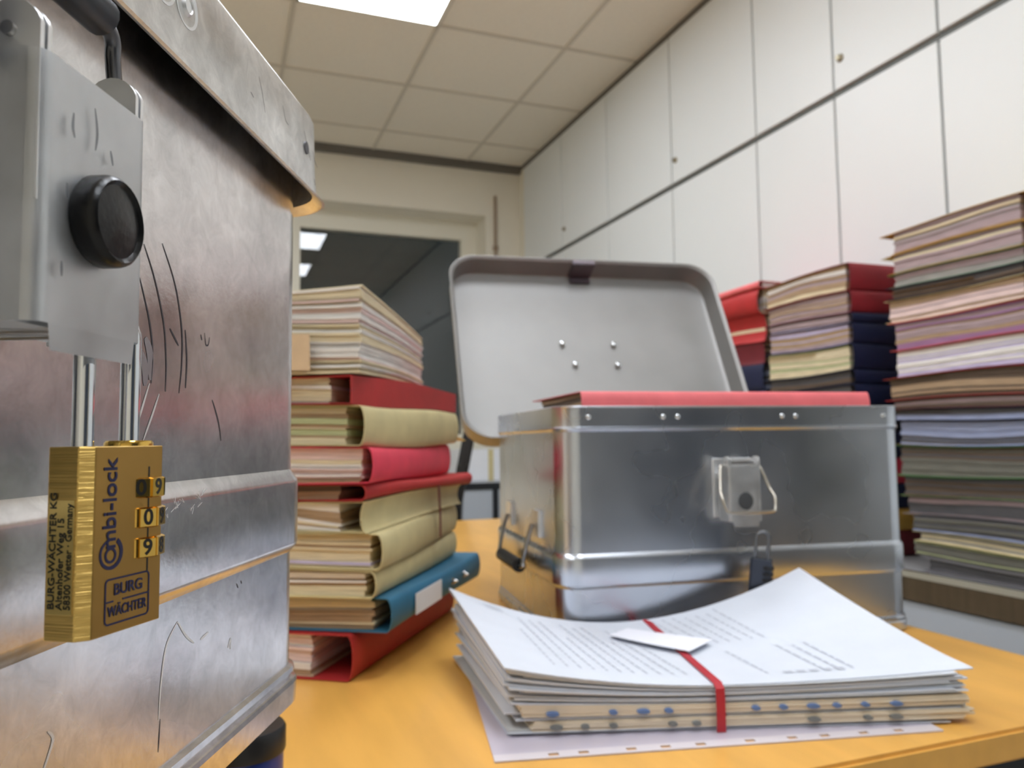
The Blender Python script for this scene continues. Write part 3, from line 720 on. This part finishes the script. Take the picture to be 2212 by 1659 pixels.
# ------------------------------------------------------------------ open aluminium box on the desk
R2 = -math.radians(7.866)
v2 = Vector((.137, .991, 0)).normalized(); u2 = Vector((v2.y, -v2.x, 0))
BR = Vector((.795, .734, 0))
c2 = BR - u2*(CW/2-.004) + v2*(CDp/2-.004)
box2, body2 = crate('open_aluminium_box', 'open aluminium box with raised lid standing on the desk in the middle of the picture', (c2.x, c2.y, DZ+.0003), R2, False)
b = lid_shell(B(), .040)
lid2 = obj('lid', b, ALU_IN, box2, smooth=28)
# hinge at the back rim; leans back
lean = math.radians(90+27)
hz = CH-.046; hy = CDp/2+.026
Tm = Matrix.Translation((-.022, hy, hz)) @ Matrix.Rotation(-lean, 4, 'X') @ Matrix.Translation((0, -(CDp/2+.003), .0))
lid2.matrix_local = Tm @ Matrix.Diagonal((1.08, 1, 1, 1))
for x, y in ((-.034, .021), (.038, .021), (-.050, -.022), (.038, -.022)):
    b = B(); lathe(b, [(.0052, 0), (.0046, .0022), (.0022, .0034), (.0008, .0036)], 16, (0, 0, 0)); 
    b.verts.ensure_lookup_table()
    for v in b.verts[-16*4:]: v.co = Vector((v.co.x+x, v.co.y+y, .0056-v.co.z))
    obj('lid_rivet', b, CHROME, lid2, smooth=40)
b = B(); 
box(b, -.020, .020, -CDp/2-.006, -CDp/2+.004, -.034, .006); box(b, -.018, .018, -CDp/2+.003, -CDp/2+.018, .0030, .0080); bmesh.ops.bevel(b, geom=b.edges[:], offset=.0015, segments=2, affect='EDGES')
obj('lid_catch', b, mat('dark_catch', (120, 112, 118), .4, .9), lid2, smooth=40)
for x in (-.14, .14):
    b = B(); box(b, x-.02, x+.02, CDp/2-.002, CDp/2+.0012, CH-.045, CH+.004); cyl(b, (x-.02, CDp/2+.003, CH+.003), (x+.02, CDp/2+.003, CH+.003), .003)
    obj('hinge', b, ZINC, box2)
# contents
GI = 'folders lying inside the open aluminium box'
ins = Stack(DZ+.0085)
def inbox(x, y, L, W, h, cv, pg, lb, **k):
    # spine to the viewer: spine heading is the box's +x direction reversed so that pages run backwards
    th = 90+7.866
    e1 = u2; cor = c2+u2*x+v2*y
    return folder(ins, 'file_folder', lb, 'folder', GI, (cor.x, cor.y), th, L, W, h, cv, pg, **k)
inbox(-.190, -.150, .375, .27, .080, CCr, (PC, PW), 'cream folder at the bottom inside the open box', n=6, seed=1)
inbox(-.190, -.150, .375, .27, .085, CNv, (PC, PW), 'navy folder in the middle inside the open box', n=6, seed=2)
inbox(-.190, -.150, .375, .27, .055, CCr, (PC, PW), 'cream folder just under the coral one in the open box', n=6, seed=3)
cr, _ = inbox(-.184, -.152, .372, .20, .0635, CPink, (PB, PD, PB), 'coral red folder sticking up above the rim of the open aluminium box', n=10, seed=4, gap=.01, over=(.01, .03))

# padlock hanging under the open box's latch
LKP = c2 - v2*(CDp/2+.028) - u2*.002
padlock('steel_padlock', 'dark combination padlock hanging open from the latch of the open box', (LKP.x, LKP.y, DZ+.062), 0, brass=False, rot=(math.radians(4), math.radians(6), R2-.5), scale=.92)

# ------------------------------------------------------------------ banded paper bundle in front of the open box
O = Vector((.219, .597, 0)); eu = Vector((.954, -.2994, 0)); ev = Vector((.2994, .954, 0))
ang = math.atan2(eu.y, eu.x)
BL, BW = .372, .222
pb = thing('paper_bundle', 'bundle of white papers under a red rubber band before the open box', 'papers', (O.x, O.y, DZ), ang)
def TH(u, v, k=1.0):
    """height over the desk of the pile's surface at level k (0 bottom, 1 top)"""
    s = 2*(u-.46)/(1.08 if u > .46 else .92); cu = abs(s)**1.9
    edge = (.017+.020*v) if s < 0 else (.006+.040*v**1.3)
    return .0018+k*.0345+(k**3)*cu*edge
SH = -.046
def sheet_rows(k, u0, u1, v0, v1, rot=0, dx=0, dy=0, NU=18, NV=8, lift=0):
    rows = []
    for i in range(NU+1):
        r = []
        for j in range(NV+1):
            u = u0+(u1-u0)*i/NU; v = v0+(v1-v0)*j/NV
            X = u*BL; Y = v*BW
            X += SH*v; xr = (X-.18)*math.cos(rot)-(Y-.11)*math.sin(rot)+.18+dx; yr = (X-.18)*math.sin(rot)+(Y-.11)*math.cos(rot)+.11+dy
            r.append((xr, yr, TH(min(1.06, max(-.06, u)), max(0, v), k)+lift))
        rows.append(r)
    return rows
def slab(bm, k0, k1, u0, u1, v0, v1, rot=0, dx=0, dy=0, mi=0, lift=0):
    A = sheet_rows(k0, u0, u1, v0, v1, rot, dx, dy, lift=lift); Bq = sheet_rows(k1, u0, u1, v0, v1, rot, dx, dy, lift=lift)
    loft(bm, [a+q[::-1] for a, q in zip(A, Bq)], True, True, True, mi)
SHW = mat('sheet_white', (212, 217, 226), .6, var=.03, vscale=30)
SHB = mat('sheet_beige', (226, 212, 188), .7, var=.05, vscale=30)
SHG = mat('sheet_grey', (196, 196, 194), .7)  # plain grey for some sheets picked at random
SLV = mat('clear_sleeve', (214, 218, 224), .25, var=.05, vscale=40)
rn = random.Random(4)
b = B(); N = 30
for i in range(N):
    k0, k1 = i/N, (i+.72)/N
    if .10 < k0 < .30 or .40 < k0 < .60: continue
    slab(b, k0, k1, rn.uniform(-.01, .035), 1+rn.uniform(-.03, .02), rn.uniform(-.01, .02), 1+rn.uniform(-.03, .02), rn.uniform(-.012, .012), mi=0 if rn.random() < .7 else (1 if rn.random() < .5 else 2))
obj('sheets', b, None, pb, mats=[SHW, SHG, SLV], smooth=25)
for nm, ka, kb, u0 in (('lower_sleeves', .09, .30, .045), ('upper_sleeves', .39, .60, .02)):
    b = B(); n = 6
    for i in range(n):
        k0 = ka+(kb-ka)*i/n; k1 = ka+(kb-ka)*(i+.9)/n
        slab(b, k0, k1, u0+rn.uniform(0, .012), 1.0+rn.uniform(0, .03), -.008+rn.uniform(0, .004), 1, rn.uniform(-.004, .004))
    sl = obj(nm, b, SHB, pb, smooth=25)
    zc = .0018+.0345*(ka+kb)/2
    for j in range(15):
        u = .10+.062*j+rn.uniform(-.006, .006)
        if .43 < u < .49 or rn.random() < .3: continue
        wdt = .0034 if j % 3 else .0052
        pts = [(u*BL+wdt*math.cos(a), -.0045-.0008, zc+.0017*math.sin(a)) for a in [2*PI*q/14 for q in range(14)]]
        b = B(); loft(b, [pts, [(x, y+.004, z) for x, y, z in pts]], True, True, True)
        obj('punched_hole', b, mat('hole_blue', (96, 122, 168), .6) if ka > .3 else mat('hole_grey', (122, 124, 122), .6), sl)
b = B(); slab(b, 1.0, 1.02, -.012, 1.03, -.005, 1.0, .012)
top = obj('top_sheet', b, SHW, pb, smooth=25)
# print on the top sheet: rows of small dashes
b = B()
def dash(u, v, lu, wv):
    q = []
    for (a, c) in ((u, v), (u+lu, v), (u+lu, v+wv), (u, v+wv)):
        q.append(b.verts.new((a*BL+SH*c, c*BW, TH(a, c, 1.02)+.0005)))
    b.faces.new(q)
FP = mat('faint_print', (186, 190, 200), .7)
for col in range(11):                                  # text rows run along v, seen obliquely
    u = .12+.030*col
    v = .12
    while v < (.80 if col % 4 else .55):
        l = rn.uniform(.015, .05); dash(u, v, .006, l); v += l+.012
obj('printed_text', b, FP, pb); b = B()
for col in range(7):
    u = .60+.033*col; v = .10
    if col in (1, 2, 3): continue
    while v < .40: l = rn.uniform(.015, .05); dash(u, v, .006, l); v += l+.014
obj('printed_text', b, FP, pb); b = B()
for col in range(7):
    u = .56+.03*col; v = .52
    while v < .92: l = rn.uniform(.02, .06); dash(u, v, .005, l); v += l+.014
obj('printed_text', b, FP, pb); b = B()
for v in (.86, .90): dash(.07, v, .05, .010)
obj('printed_text', b, FP, pb); b = B()
for k_ in range(5): dash(.64+.03*k_, .09, .02, .025)
obj('printed_text', b, FP, pb)
# rubber band round the bundle
ub = .455; US = -.008
def bp(v, extra=.0009): return (ub*BL+US*v, v*BW, TH(ub, max(0, min(1, v)), 1.03)+extra)
path = [(ub*BL, -.0068, .0022), (ub*BL, -.0072, .010), (ub*BL, -.0072, .026), (ub*BL, -.006, .0355)]+[bp(v) for v in (0.0, .1, .25, .4, .55, .7, .85, 1.0)]+[(ub*BL+US, BW+.006, .030), (ub*BL+US, BW+.006, .0022)]
b = B(); pts = [Vector(p) for p in path]; rows = []
for i, p in enumerate(pts):
    tdir = (pts[min(i+1, len(pts)-1)]-pts[max(i-1, 0)]).normalized(); sx = Vector((1, 0, 0)); nn = sx.cross(tdir)
    hw = .0036
    rows.append([p-sx*hw, p+sx*hw, p+sx*hw+nn*.0009, p-sx*hw+nn*.0009])
loft(b, rows, True, True, True)
obj('rubber_band', b, mat('red_rubber', (178, 36, 48), .5), pb, smooth=40)
# white slip tucked under the band
b = B(); q0 = [(.345, .60), (.405, .815), (.545, .56), (.475, .385)]
q0 = [(.37, .66), (.455, .80), (.60, .50), (.50, .36)]
def sl(u, v, e): return (u*BL+SH*v, v*BW, TH(u, v, 1.05)+e)
rows = []
for i in range(7):
    f = i/6; r = []
    for j in range(5):
        g = j/4
        u = (q0[0][0]*(1-g)+q0[1][0]*g)*(1-f)+(q0[3][0]*(1-g)+q0[2][0]*g)*f
        v = (q0[0][1]*(1-g)+q0[1][1]*g)*(1-f)+(q0[3][1]*(1-g)+q0[2][1]*g)*f
        r.append(sl(u, v, .0030+.0015*f))
    rows.append(r)
loft(b, [a+[(x, y, z-.0006) for x, y, z in a[::-1]] for a in rows], True, True, True)
obj('note_slip', b, mat('slip_white', (236, 237, 246), .8), pb, smooth=25)
# sleeve lying under the bundle
sv = thing('punched_sleeve', 'clear lilac punched sleeve lying on the desk under the banded papers', 'sleeve', (.193, .556, DZ+.0002), math.radians(-12.5))
SLM = mat('lilac_sleeve', (196, 188, 200), .3, coat=.3)
b = B(); box(b, 0, .36, .012, .262, 0, .0012); obj('sheet', b, SLM, sv)
b = B(); rn2 = random.Random(2)
xs = [0, .36]; 
box(b, 0, .36, 0, .0035, 0, .0012); box(b, 0, .36, .0085, .012, 0, .0012)
holes = [.045, .068, .105, .132, .160, .20, .235, .262, .295, .325]; x = 0
for hx in holes+[.36+.004]: box(b, x, hx-.004, .0035, .0085, 0, .0012); x = hx+.004
obj('punched_edge', b, mat('milky_strip', (212, 204, 208), .4), sv)

# ------------------------------------------------------------------ things between the left stack and the open box
t = thing('office_chair', 'black office chair seen edge-on behind the desk, beyond the left file stack', 'chair', (.885, 2.95, 0), math.radians(-108))
b = B()
prof = [(-.02, .52), (-.035, .62), (-.03, .75), (0, .90), (.03, 1.05), (.035, 1.14)]
loft(b, [[(x, y, z) for x, y in ((-.22+abs(z-.8)*.08, d), (.22-abs(z-.8)*.08, d), (.22-abs(z-.8)*.08, d+.045), (-.22+abs(z-.8)*.08, d+.045))] for d, z in prof], True, True, True)
bmesh.ops.bevel(b, geom=b.edges[:], offset=.01, segments=2, affect='EDGES'); obj('backrest', b, BLACKP, t, smooth=50)
b = B(); box(b, -.24, .24, -.50, -.02, .44, .51); bmesh.ops.bevel(b, geom=b.edges[:], offset=.025, segments=3, affect='EDGES'); obj('seat', b, BLACKP, t, smooth=50)
for s in (-1, 1):
    b = B(); tube(b, smooth_path([(s*.24, -.10, .47), (s*.28, -.10, .50), (s*.29, -.12, .68), (s*.29, -.30, .70), (s*.29, -.36, .69)], 5), .016); obj('armrest', b, BLACKP, t, smooth=50)
obj('column', cyl(B(), (0, -.26, .10), (0, -.26, .44), .03), DARKF, t)
for i in range(5):
    a = 2*PI*i/5; b = B(); tube(b, [(0, -.26, .12), (.15*math.cos(a), -.26+.15*math.sin(a), .10), (.30*math.cos(a), -.26+.30*math.sin(a), .065)], .016); l = obj('leg', b, BLACKP, t)
    obj('caster', cyl(B(), (.30*math.cos(a)-.01, -.26+.30*math.sin(a), .026), (.30*math.cos(a)+.012, -.26+.30*math.sin(a), .026), .026), BLACKP, l)
t = thing('window_cabinet', 'low light grey cabinet with dark frame standing under the window', 'cabinet', (1.00, 3.86, 0))
b = B()
box(b, 0, .70, 0, .40, .06, .77); box(b, .03, .67, .03, .38, 0, .0595); obj('body', b, GREYD, t)
for a in ((0, .70, -.012, 0, .735, .77), (0, .70, -.012, 0, .06, .09), (0, .03, -.012, 0, .09, .735), (.34, .37, -.012, 0, .09, .735), (.67, .70, -.012, 0, .09, .735)):
    obj('frame_bar', box(B(), *a), DARKF, t)
b = B(); box(b, .03, .34, -.006, -.001, .09, .735); obj('door', b, GREYD, t)
b = B(); box(b, .37, .67, -.006, -.001, .09, .735); obj('door', b, GREYD, t)
b = B(); box(b, -.15, .25, -.10, .2, 0, .14)
prt = thing('white_carton', 'plain white carton on the dark framed cabinet by the window', 'carton', (1.22, 4.02, .771), 0)
b = B(); box(b, 0, .34, 0, .24, 0, .17); bmesh.ops.bevel(b, geom=b.edges[:], offset=.004, segments=2, affect='EDGES'); obj('carton', b, LABELW, prt, smooth=30)
b = B(); box(b, .155, .185, -.0004, .0, .0, .17); obj('tape', b, CCr, prt)
